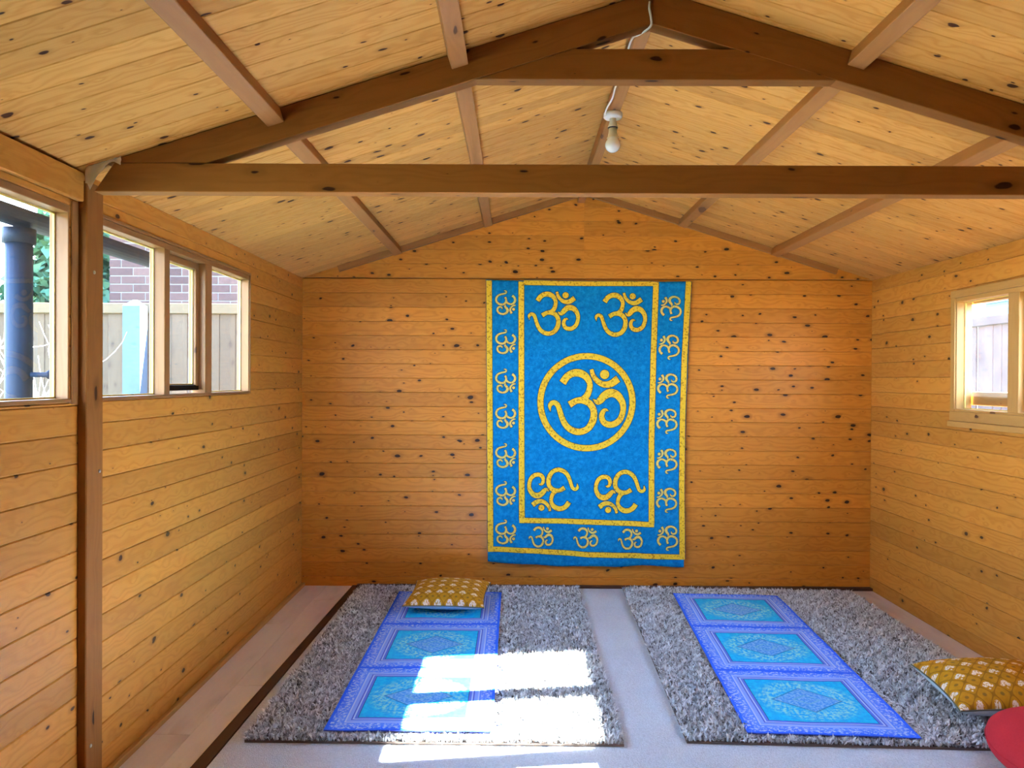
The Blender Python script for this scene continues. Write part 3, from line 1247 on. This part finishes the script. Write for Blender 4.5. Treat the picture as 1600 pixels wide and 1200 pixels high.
RZ = lambda a: Matrix.Rotation(a, 4, 'Z')
RX = lambda a: Matrix.Rotation(a, 4, 'X')
RY = lambda a: Matrix.Rotation(a, 4, 'Y')
cushion('floor_cushion', (-.365, 4.235, MZ + .066), RZ(radians(-3)) @ RX(radians(3)), .43, .42, .112,
        'mustard cushion with white flowers lying on the far end of a yoga mat', 'cushion', M['mustard'], M['cushion_back'], M['piping'], 1, .56, group='mustard flower print cushions')
cushion('floor_cushion', (1.845, 2.945, CZ + .108), RZ(radians(-4)) @ RX(radians(3)) @ RY(radians(-2)), .46, .40, .15,
        'mustard cushion with white flowers on the rug beside a red cushion', 'cushion', M['mustard'], M['cushion_back'], M['piping'], 2, .52, group='mustard flower print cushions')
cushion('floor_cushion', (1.79, 2.44, CZ + .095), RZ(radians(-20)), .50, .46, .20,
        'plain red cushion on the carpet at the lower right corner', 'cushion', M['red'], M['red'], M['red'], 3, .55, rnd=.75)

# ------------------------------------------------------------------ tapestry
M['tap_blue'] = None


def mk_blue():
    m = Mat('tapestry_blue', .85, .1)
    x, y, z = m.coords()
    v = m.vec(x, y, z)
    d, cs = m.voronoi(v, 55.0, '3D', 'F1')
    n1 = m.noise(v, 38.0, 4.0, .7)
    crack = (m.noise(v, 26.0, 3.0, .6) - .5).abs().ss(.022, .0)
    big = m.noise(v, 5.0, 2.0)
    f = n1.ss(.35, .68) * .7 + big * .3
    c = m.mix(f, (.0, .135, .36, 1), (.006, .26, .56, 1))
    c = m.mix(crack * .55, c, (.0, .07, .25, 1))
    m.base(c)
    wv = m.noise(v, 900.0, 1.0)
    m.bump(wv, .1, .001)
    return m.mat


def mk_gold():
    m = Mat('tapestry_gold', .8, .1)
    x, y, z = m.coords()
    v = m.vec(x, y, z)
    n1 = m.noise(v, 80.0, 3.0, .6)
    d, cs = m.voronoi(v, 90.0, '3D')
    c = m.mix(n1.ss(.54, .62) * .85, (.84, .54, .035, 1), (.42, .19, .012, 1))
    c = m.mix(d.ss(.22, .1) * .5, c, (.90, .68, .16, 1))
    m.base(c)
    return m.mat


def mk_pale_gold():
    m = Mat('tapestry_pale_gold', .8, .1)
    x, y, z = m.coords()
    n1 = m.noise(m.vec(x, y, z), 140.0, 3.0, .65)
    m.base(m.mix(n1.ss(.54, .62) * .7, (.74, .58, .14, 1), (.40, .26, .06, 1)))
    return m.mat


M['tap_blue'], M['tap_gold'], M['tap_pale'] = mk_blue(), mk_gold(), mk_pale_gold()
M['tap_line'] = plain('tapestry_outline', (.008, .055, .12, 1), .85, .1)
TPX = 4.715 / FPX


def tp(px, py):
    """chart of the cloth: print coordinates (1/1202 of 4.715 m each) to wall x, z"""
    rr = radians(.3)
    a, b = (px - 806.0), (py - 593.0)
    return (a * cos(rr) + b * sin(rr)) * TPX, CAM_H - (b * cos(rr) - a * sin(rr)) * TPX


def drape(x, z):
    """how far the cloth stands off the wall"""
    t = (1.89 - z) / 1.75
    f = .004 + .010 * t + .004 * sin(x * 15 + .8 * sin(z * 3)) * (.3 + t) + .0025 * sin(x * 31 + z * 4) * t
    for xc in (.045, .80):                             # fold creases
        f += .0045 * math.exp(-((x - xc) / .012) ** 2)
    for zc in (1.45, 1.0, .55):
        f += .0020 * math.exp(-((z - zc) / .010) ** 2)
    return f + .004


TY = YB - .009
tap = thing('wall_tapestry', (.44, TY, .15), 'blue cloth wall hanging printed with golden om symbols', 'tapestry')
TL_, TR_, BR_, BL_ = (759, 437), (1080, 440), (1068, 885), (762, 877)
nx, ny = 84, 110
vs, fs = [], []
for back in (0, 1):
    for j in range(ny + 1):
        v = j / ny
        for i in range(nx + 1):
            u = i / nx
            px = (TL_[0] + (TR_[0] - TL_[0]) * u) * (1 - v) + (BL_[0] + (BR_[0] - BL_[0]) * u) * v
            # right side drifts in over the upper half, bottom edge waves
            px -= 3.0 * u * math.sin(pi * min(1, v)) * 1.0
            top = TL_[1] + (TR_[1] - TL_[1]) * u + 2.0 * sin(u * pi)
            bot = BL_[1] + (BR_[1] - BL_[1]) * u + 4.0 * sin(min(1, u * 1.25) * pi) + .8 * sin(u * 21)
            py = top + (bot - top) * v
            x, z = tp(px, py)
            vs.append((x, TY - (drape(x, z) if not back else max(.0005, drape(x, z) - .0025)), z))
k = (nx + 1) * (ny + 1)
for j in range(ny):
    for i in range(nx):
        a = j * (nx + 1) + i
        fs.append((a, a + nx + 1, a + nx + 2, a + 1))
        fs.append((k + a, k + a + 1, k + a + nx + 2, k + a + nx + 1))
ring = [i for i in range(nx)] + [j * (nx + 1) + nx for j in range(ny)] + [ny * (nx + 1) + i for i in range(nx, 0, -1)] + [j * (nx + 1) for j in range(ny, 0, -1)]
for a, b in zip(ring, ring[1:] + ring[:1]):
    fs.append((a, b, k + b, k + a))
me = mesh_of('cloth', vs, fs, M['tap_blue'], smooth=False)
fix_normals(me)
me.polygons.foreach_set('use_smooth', [True] * len(me.polygons))
link('cloth', me, tap, Matrix.Identity(4))

OM = [
    [(345, 385, 84), (395, 315, 78), (465, 275, 80), (540, 275, 84), (610, 315, 76), (650, 385, 62), (650, 450, 62), (625, 520, 68),
     (575, 575, 74), (500, 588, 66), (423, 632, 76)],
    [(560, 585, 60), (640, 610, 74), (690, 680, 70), (698, 760, 75), (675, 840, 75), (620, 910, 70), (530, 940, 72), (440, 915, 70),
     (375, 855, 65), (335, 770, 60), (310, 690, 56), (285, 630, 56), (240, 608, 54), (202, 640, 46), (206, 708, 3)],
    [(688, 570, 3), (735, 602, 56), (772, 580, 78), (815, 532, 86), (880, 500, 94), (960, 520, 84), (1018, 600, 70), (1030, 690, 62),
     (1000, 790, 65), (940, 845, 68), (870, 858, 68), (810, 830, 65), (786, 770, 60), (800, 715, 52), (832, 690, 34), (866, 702, 3)],
    [(672, 232, 40), (690, 300, 50), (740, 365, 58), (810, 402, 68), (890, 395, 76), (972, 338, 82)],
]


def ribbon(path, grow, vs, fs, fn, mis, mi, closed=False):
    pts = catmull(path, 7) if not closed else path
    o = len(vs)
    n = len(pts)
    for i, p in enumerate(pts):
        if closed:
            d = np.array(pts[(i + 1) % n][:2]) - np.array(pts[i - 1][:2])
        else:
            d = np.array(pts[min(i + 1, n - 1)][:2]) - np.array(pts[max(i - 1, 0)][:2])
        d = d / (np.linalg.norm(d) + 1e-9)
        nn = np.array([-d[1], d[0]])
        e = np.zeros(2)
        if not closed and i == 0: e = -d * grow
        if not closed and i == n - 1: e = d * grow
        for s in (-1, 0, 1):
            q = np.array(p[:2]) + nn * s * (p[2] / 2 + grow) + e
            vs.append(fn(q))
    m = n if closed else n - 1
    for i in range(m):
        a, b = o + i * 3, o + ((i + 1) % n) * 3
        fs += [(a, a + 1, b + 1, b), (a + 1, a + 2, b + 2, b + 1)]
        mis += [mi, mi]


def stick(px, py, eps):
    x, z = tp(px, py)
    return (x, TY - drape(x, z) - eps, z)


def om_symbol(cx, cy, width, ang, gold):
    """one printed sign; width in chart units, ang clockwise degrees"""
    s = width / 885.0
    ca, sa = cos(radians(ang)), sin(radians(ang))
    vs, fs, mis = [], [], []
    for layer, (grow, eps) in enumerate(((1.0 / s if width > 60 else .7 / s, .0007), (0.0, .0014))):
        def fn(q):
            a, b = (q[0] - 618) * s, (q[1] - 605) * s
            return stick(cx + a * ca - b * sa, cy + a * sa + b * ca, eps)
        for path in OM:
            if grow and path[0][2] < 10 or path[-1][2] < 10:
                pass
            ribbon(path, grow, vs, fs, fn, mis, layer)
        o = len(vs)
        R = 52 + grow
        vs.append(fn((820, 290)))
        for kk in range(24):
            vs.append(fn((820 + R * cos(kk * pi / 12), 290 + R * sin(kk * pi / 12))))
        for kk in range(24):
            fs.append((o, o + 1 + kk, o + 1 + (kk + 1) % 24)); mis.append(layer)
    me = mesh_of('om_symbol', vs, fs, [M['tap_line'], gold], mi=mis)
    return link('om_symbol', me, tap, Matrix.Identity(4))


om_symbol(916.5, 628.5, 122, 0, M['tap_gold'])
for cx, cy in ((865, 490.5), (969.5, 492.3)): om_symbol(cx, cy, 81.5, 0, M['tap_gold'])
for cx, cy in ((864.2, 764.3), (968.2, 767.6)): om_symbol(cx, cy, 80.5, 180, M['tap_gold'])
for cy in (473, 534, 595.5, 650.5, 711.8, 771, 831): om_symbol(789.5, cy, 39, 96, M['tap_pale'])
for cx, cy in ((1048.5, 482), (1045.6, 542.5), (1043.3, 603), (1042, 658), (1042, 720), (1041.5, 781), (1043, 840)):
    om_symbol(cx, cy, 39.5, -82, M['tap_pale'])
for cx, cy in ((845.5, 839), (915, 840), (984.5, 842.5)): om_symbol(cx, cy, 39, 4, M['tap_pale'])

# ring round the middle symbol
vs, fs, mis = [], [], []
circ = [(916.1 + 71.8 * cos(a), 628.3 + 71.8 * sin(a), 9.4) for a in np.linspace(0, 2 * pi, 96, endpoint=False)]
ribbon(circ, .9, vs, fs, lambda q: stick(q[0], q[1], .0007), mis, 0, True)
ribbon(circ, 0, vs, fs, lambda q: stick(q[0], q[1], .0014), mis, 1, True)
link('ring', mesh_of('ring', vs, fs, [M['tap_line'], M['tap_gold']], mi=mis), tap, Matrix.Identity(4))


def band(p, q, w):
    n = 60
    line = [(p[0] + (q[0] - p[0]) * t, p[1] + (q[1] - p[1]) * t) for t in np.linspace(0, 1, n)]
    return line, w


def border(pts, w, closed=False):
    """printed border strip along a polyline"""
    vs, fs, mis = [], [], []
    for a, b in zip(pts[:-1], pts[1:]):
        path = [(a[0] + (b[0] - a[0]) * t, a[1] + (b[1] - a[1]) * t, w) for t in np.linspace(0, 1, 50)]
        for mi, grow, eps in ((0, .8, .0007), (1, 0, .0014)):
            o = len(vs)
            d = np.array([b[0] - a[0], b[1] - a[1]], float)
            d /= np.linalg.norm(d)
            nn = np.array([-d[1], d[0]])
            for p in path:
                for s in (-1, 0, 1):
                    vs.append(stick(p[0] + nn[0] * s * (w / 2 + grow), p[1] + nn[1] * s * (w / 2 + grow), eps))
            for i in range(len(path) - 1):
                k0 = o + i * 3
                fs.extend([(k0, k0 + 1, k0 + 4, k0 + 3), (k0 + 1, k0 + 2, k0 + 5, k0 + 4)])
                mis.extend([mi, mi])
    return link('border_strip', mesh_of('border_strip', vs, fs, [M['tap_line'], M['tap_gold']], mi=mis), tap, Matrix.Identity(4))


W_ = 8.6
border([(764.0, 438.2), (765.3, 640), (766.3, 862)], W_)
border([(1075.3, 440.2), (1068.6, 560), (1065.6, 660), (1064.6, 760), (1065.2, 873.5)], W_)
border([(814.4, 440), (814.7, 640), (815.4, 812)], W_)
border([(1024.6, 441), (1020.4, 560), (1017.4, 690), (1017.2, 818)], W_)
border([(818.6, 441.8), (920, 443.5), (1020.5, 443.6)], 7.2)
border([(811.4, 812.4), (920, 815), (1021.3, 819.2)], 7.8)
border([(766.0, 857.6), (822, 859.5), (920, 866), (1061, 869.6)], 7.8)

# ------------------------------------------------------------------ outdoors
def mk_ground():
    m = Mat('ground', .95, .05)
    x, y, z = m.coords()
    n = m.noise(m.vec(x, y, z), 6.0, 5.0)
    m.base(m.mix(n.ss(.4, .65), (.10, .13, .05, 1), (.24, .22, .16, 1)))
    m.bump(n, .5, .02)
    return m.mat
M['ground'] = mk_ground()
g = link('ground', boxes_mesh('ground', [((-30, -25, -.35), (30, 40, -.10))], M['ground']))
tag(g, kind='structure')


def fence(root, p0, p1, n, zt, mat, cap, up=(0, 0, 1)):
    """vertical feather-edge boards with a gravel foot and a cap rail; p0-p1 in plan"""
    p0, p1 = Vector((*p0, 0)), Vector((*p1, 0))
    ax = (p1 - p0)
    L = ax.length
    ax.normalize()
    nrm = Vector((ax.y, -ax.x, 0))
    bw = L / n
    for i in range(n):
        c = p0 + ax * (bw * (i + .5))
        off = nrm * (.004 * ((i * 7) % 3) + .006 * (i % 2))
        q = c + off
        board('fence_board', (q.x, q.y, -.09), (q.x, q.y, zt - .07), bw * .985, .014, nrm, mat, root, ch=.003)
    q0, q1 = p0 + nrm * .03, p1 + nrm * .03
    board('cap_rail', (q0.x, q0.y, zt - .030), (q1.x, q1.y, zt - .030), .075, .06, nrm, cap, root, ch=.004)


M['fence_cap'] = wood('fence_cap', (.105, .080, .048, 1), (.080, .058, .034, 1), (.04, .03, .02, 1), rough=.8, spec=.1, knots=.2)
f1 = thing('board_fence', (-3.6, 5.6, -.09), 'weathered pale board fence seen through the left windows', 'fence')
fence(f1, (-5.9, 5.62), (-1.0, 5.62), 42, 1.815, M['fence_wood'], M['fence_cap'])
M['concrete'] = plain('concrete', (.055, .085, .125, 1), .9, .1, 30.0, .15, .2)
cpst = thing('concrete_post', (-2.73, 5.48, -.09), 'pale concrete fence post seen through the left window', 'post')
bmx = bmesh.new()
me = boxes_mesh('post_shaft', [((-2.79, 5.44, -.09), (-2.665, 5.55, 1.79))], M['concrete'])
link('post_shaft', me, cpst, Matrix.Identity(4))
vs = [(-2.79, 5.44, 1.7905), (-2.665, 5.44, 1.7905), (-2.665, 5.55, 1.7905), (-2.79, 5.55, 1.7905), (-2.745, 5.495, 1.835), (-2.71, 5.495, 1.835)]
me = mesh_of('post_cap', vs, [(0, 1, 5, 4), (1, 2, 5), (2, 3, 4, 5), (3, 0, 4), (3, 2, 1, 0)], M['concrete'])
link('post_cap', me, cpst, Matrix.Identity(4))

f2 = thing('board_fence', (3.95, 6.5, -.09), 'dark brown board fence seen through the right window', 'fence')
fence(f2, (3.95, 14.0), (3.95, 1.0), 116, 1.82, M['fence_dark'], M['fence_dark'])

# brick house
def mk_brick():
    m = Mat('brick', .9, .1)
    x, y, z = m.coords()
    r = m.rand()
    n = m.noise(m.vec(x + r * 9.0, y, z), 30.0, 4.0)
    c = m.mix(r, (.045, .028, .026, 1), (.075, .046, .040, 1))
    m.base(m.scale_col(c, n * .5 + .72))
    m.bump(n, .4, .004)
    return m.mat
M['brick'] = mk_brick()
M['mortar'] = plain('mortar', (.13, .125, .12, 1), .95, .05, 60.0, .1)
HX0, HX1, HY = -3.79, -1.15, 7.15
house = thing('brick_house', (-2.4, HY, -.1), 'red brick house wall behind the fence outside the left windows', 'house')
link('mortar_wall', boxes_mesh('mortar_wall', [((HX0 + .004, HY + .006, -.1), (HX1, HY + 3.0, 3.9))], M['mortar']), house, Matrix.Identity(4))
bw, bh, mo = .215, .065, .0115
bme = boxes_mesh('brick', [((-bw / 2, 0, -bh / 2), (bw / 2, .05, bh / 2))], M['brick'])
hme = boxes_mesh('brick', [((-.051, 0, -bh / 2), (.051, .05, bh / 2))], M['brick'])
zc = 1.50
rowi = 0
while zc < 3.4:
    x = HX0
    if rowi % 2:
        link('brick', hme, house, Matrix.Translation((x + .051, HY, zc)))
        x += .102 + mo
    while x + bw < HX1:
        link('brick', bme, house, Matrix.Translation((x + bw / 2, HY + .002 * random.random(), zc)))
        x += bw + mo
    zc += bh + mo
    rowi += 1

# pale building beyond the right fence
M['render'] = plain('white_render', (.75, .74, .72, 1), .9, .1, 8.0, .05)
M['slate'] = plain('slate_roof', (.12, .16, .22, 1), .7, .2, 12.0, .2)
M['blue_pane'] = plain('far_window', (.02, .075, .14, 1), .4, .2, 3.0, .2)
h2 = thing('white_house', (9.6, 14.0, -.1), 'white rendered house beyond the right fence', 'house')
link('house_wall', boxes_mesh('house_wall', [((8.4, 12.6, -.1), (13.5, 19.0, 3.6))], M['render']), h2, Matrix.Identity(4))
link('far_window', boxes_mesh('far_window', [((8.34, 13.10, 2.42), (8.398, 13.72, 2.90))], M['blue_pane']), h2, Matrix.Identity(4))
link('window_bar', boxes_mesh('window_bar', [((8.31, 13.10, 2.66), (8.339, 13.72, 2.69))], M['slate']), h2, Matrix.Identity(4))
vs = [(8.2, 12.3, 3.6), (13.7, 12.3, 3.6), (13.7, 19.2, 3.6), (8.2, 19.2, 3.6), (10.9, 13.6, 4.5), (10.9, 17.9, 4.5)]
link('roof', mesh_of('roof', vs, [(0, 1, 4), (1, 2, 5, 4), (2, 3, 5), (3, 0, 4, 5), (3, 2, 1, 0)], M['slate']), h2, Matrix.Identity(4))

# gutters and downpipe outside
M['gutter'] = plain('gutter_plastic', (.010, .018, .040, 1), .6, .2, 20.0, .1)


def gutter_channel(root, gx, gz, y0, y1):
    vs, fs = [], []
    n = 12
    for y in (y0, y1):
        for rr in (.055, .051):
            for k in range(n + 1):
                a = pi + pi * k / n
                vs.append((gx + rr * cos(a), y, gz + rr * .8 * sin(a)))
    m1 = n + 1
    for k in range(n):
        fs.append((k, k + 1, 2 * m1 + k + 1, 2 * m1 + k))
        fs.append((m1 + k, 3 * m1 + k, 3 * m1 + k + 1, m1 + k + 1))
        for e in (0, 2 * m1):
            fs.append((e + k, e + m1 + k, e + m1 + k + 1, e + k + 1))
    fs.extend([(0, 2 * m1, 3 * m1, m1), (n, m1 + n, 3 * m1 + n, 2 * m1 + n)])
    me = mesh_of('channel', vs, fs, M['gutter'], smooth=False)
    fix_normals(me)
    link('channel', me, root, Matrix.Identity(4))


gut = thing('rain_gutter', (-1.53, 2.36, -.1), 'dark gutter and downpipe outside the left windows', 'gutter')
gutter_channel(gut, -1.53, 1.785, -1.2, 3.22)
link('downpipe', tube_mesh('downpipe', [(-1.53, 2.36, 1.725), (-1.53, 2.36, 1.2), (-1.53, 2.36, .6), (-1.53, 2.36, -.10)], .038, M['gutter'], 18), gut, Matrix.Identity(4))
link('pipe_clip', tube_mesh('pipe_clip', [(-1.493, 2.36, 1.287), (-1.452, 2.37, 1.287), (-1.44, 2.375, 1.287)], [.008, .008, .02], M['gutter'], 12), gut, Matrix.Identity(4))
link('pipe_socket', tube_mesh('pipe_socket', [(-1.53, 2.36, 1.735), (-1.53, 2.36, 1.69)], .046, M['gutter'], 18), gut, Matrix.Identity(4))


# evergreen tree
M['leaf'] = plain('leaf_green', (.045, .11, .055, 1), .6, .2, 3.0, .45)
M['bark'] = plain('bark', (.12, .085, .06, 1), .9, .1)
M['twig'] = plain('pale_twig', (.62, .56, .46, 1), .8, .1)


def leaf_cloud(name, c, r, count, size, mat, seed):
    rr = np.random.default_rng(seed)
    d = rr.normal(size=(count, 3))
    d /= np.linalg.norm(d, axis=1)[:, None]
    rad = rr.random(count) ** .35
    lump = 1 + .18 * np.sin(d[:, 0] * 5 + seed) * np.sin(d[:, 1] * 6) + .12 * np.sin(d[:, 2] * 9)
    P = np.array(c) + d * rad[:, None] * lump[:, None] * np.array(r)
    A = rr.normal(size=(count, 3)); A /= np.linalg.norm(A, axis=1)[:, None]
    B = np.cross(A, rr.normal(size=(count, 3))); B /= np.linalg.norm(B, axis=1)[:, None]
    s = size * (.6 + .8 * rr.random(count))[:, None]
    V = np.stack([P - A * s, P + B * s * .45, P + A * s, P - B * s * .45], 1).reshape(-1, 3)
    F = [(4 * i, 4 * i + 1, 4 * i + 2, 4 * i + 3) for i in range(count)]
    return mesh_of(name, V.tolist(), F, mat)


tree = thing('evergreen_tree', (-5.2, 9.0, -.1), 'dark evergreen tree beyond the fence outside the near left window', 'tree')
link('trunk', tube_mesh('trunk', [(-5.2, 9.0, -.1), (-5.18, 9.0, 1.2), (-5.15, 9.02, 2.6)], [.12, .09, .04], M['bark'], 10), tree, Matrix.Identity(4))
o = link('foliage', leaf_cloud('foliage', (-5.15, 9.0, 2.0), (.62, .7, 1.25), 5200, .10, M['leaf'], 5), tree, Matrix.Identity(4))
tag(o, kind='stuff')


def twigs(seed, base, h, count):
    rr = random.Random(seed)
    vs, fs = [], []
    def grow(p, d, l, r, depth):
        n = 4
        pts = [p]
        for i in range(n):
            d = (d + Vector((rr.uniform(-.35, .35), rr.uniform(-.35, .35), rr.uniform(-.15, .3)))).normalized()
            p = p + d * l / n
            pts.append(p)
        t = tube_mesh('t', pts, [r * (1 - .12 * i) for i in range(len(pts))], M['twig'], 4)
        o = len(vs)
        vs.extend([tuple(v.co) for v in t.vertices])
        fs.extend([tuple(o + i for i in f.vertices) for f in t.polygons])
        bpy.data.meshes.remove(t)
        if depth:
            for k in range(4):
                q = pts[rr.randint(1, n)]
                e = (d + Vector((rr.uniform(-1, 1), rr.uniform(-1, 1), rr.uniform(-.5, .8)))).normalized()
                grow(q, e, l * .62, r * .62, depth - 1)
    for k in range(count):
        a = rr.uniform(0, 2 * pi)
        grow(Vector(base), Vector((.35 * cos(a), .35 * sin(a), 1)).normalized(), h * rr.uniform(.7, 1), .011, 3)
    return mesh_of('twigs', vs, fs, M['twig'])


bush = thing('bare_shrub', (-2.74, 4.25, -.1), 'pale leafless shrub outside the near left window', 'shrub')
link('branches', twigs(11, (-2.74, 4.25, -.1), 1.15, 6), bush, Matrix.Identity(4))
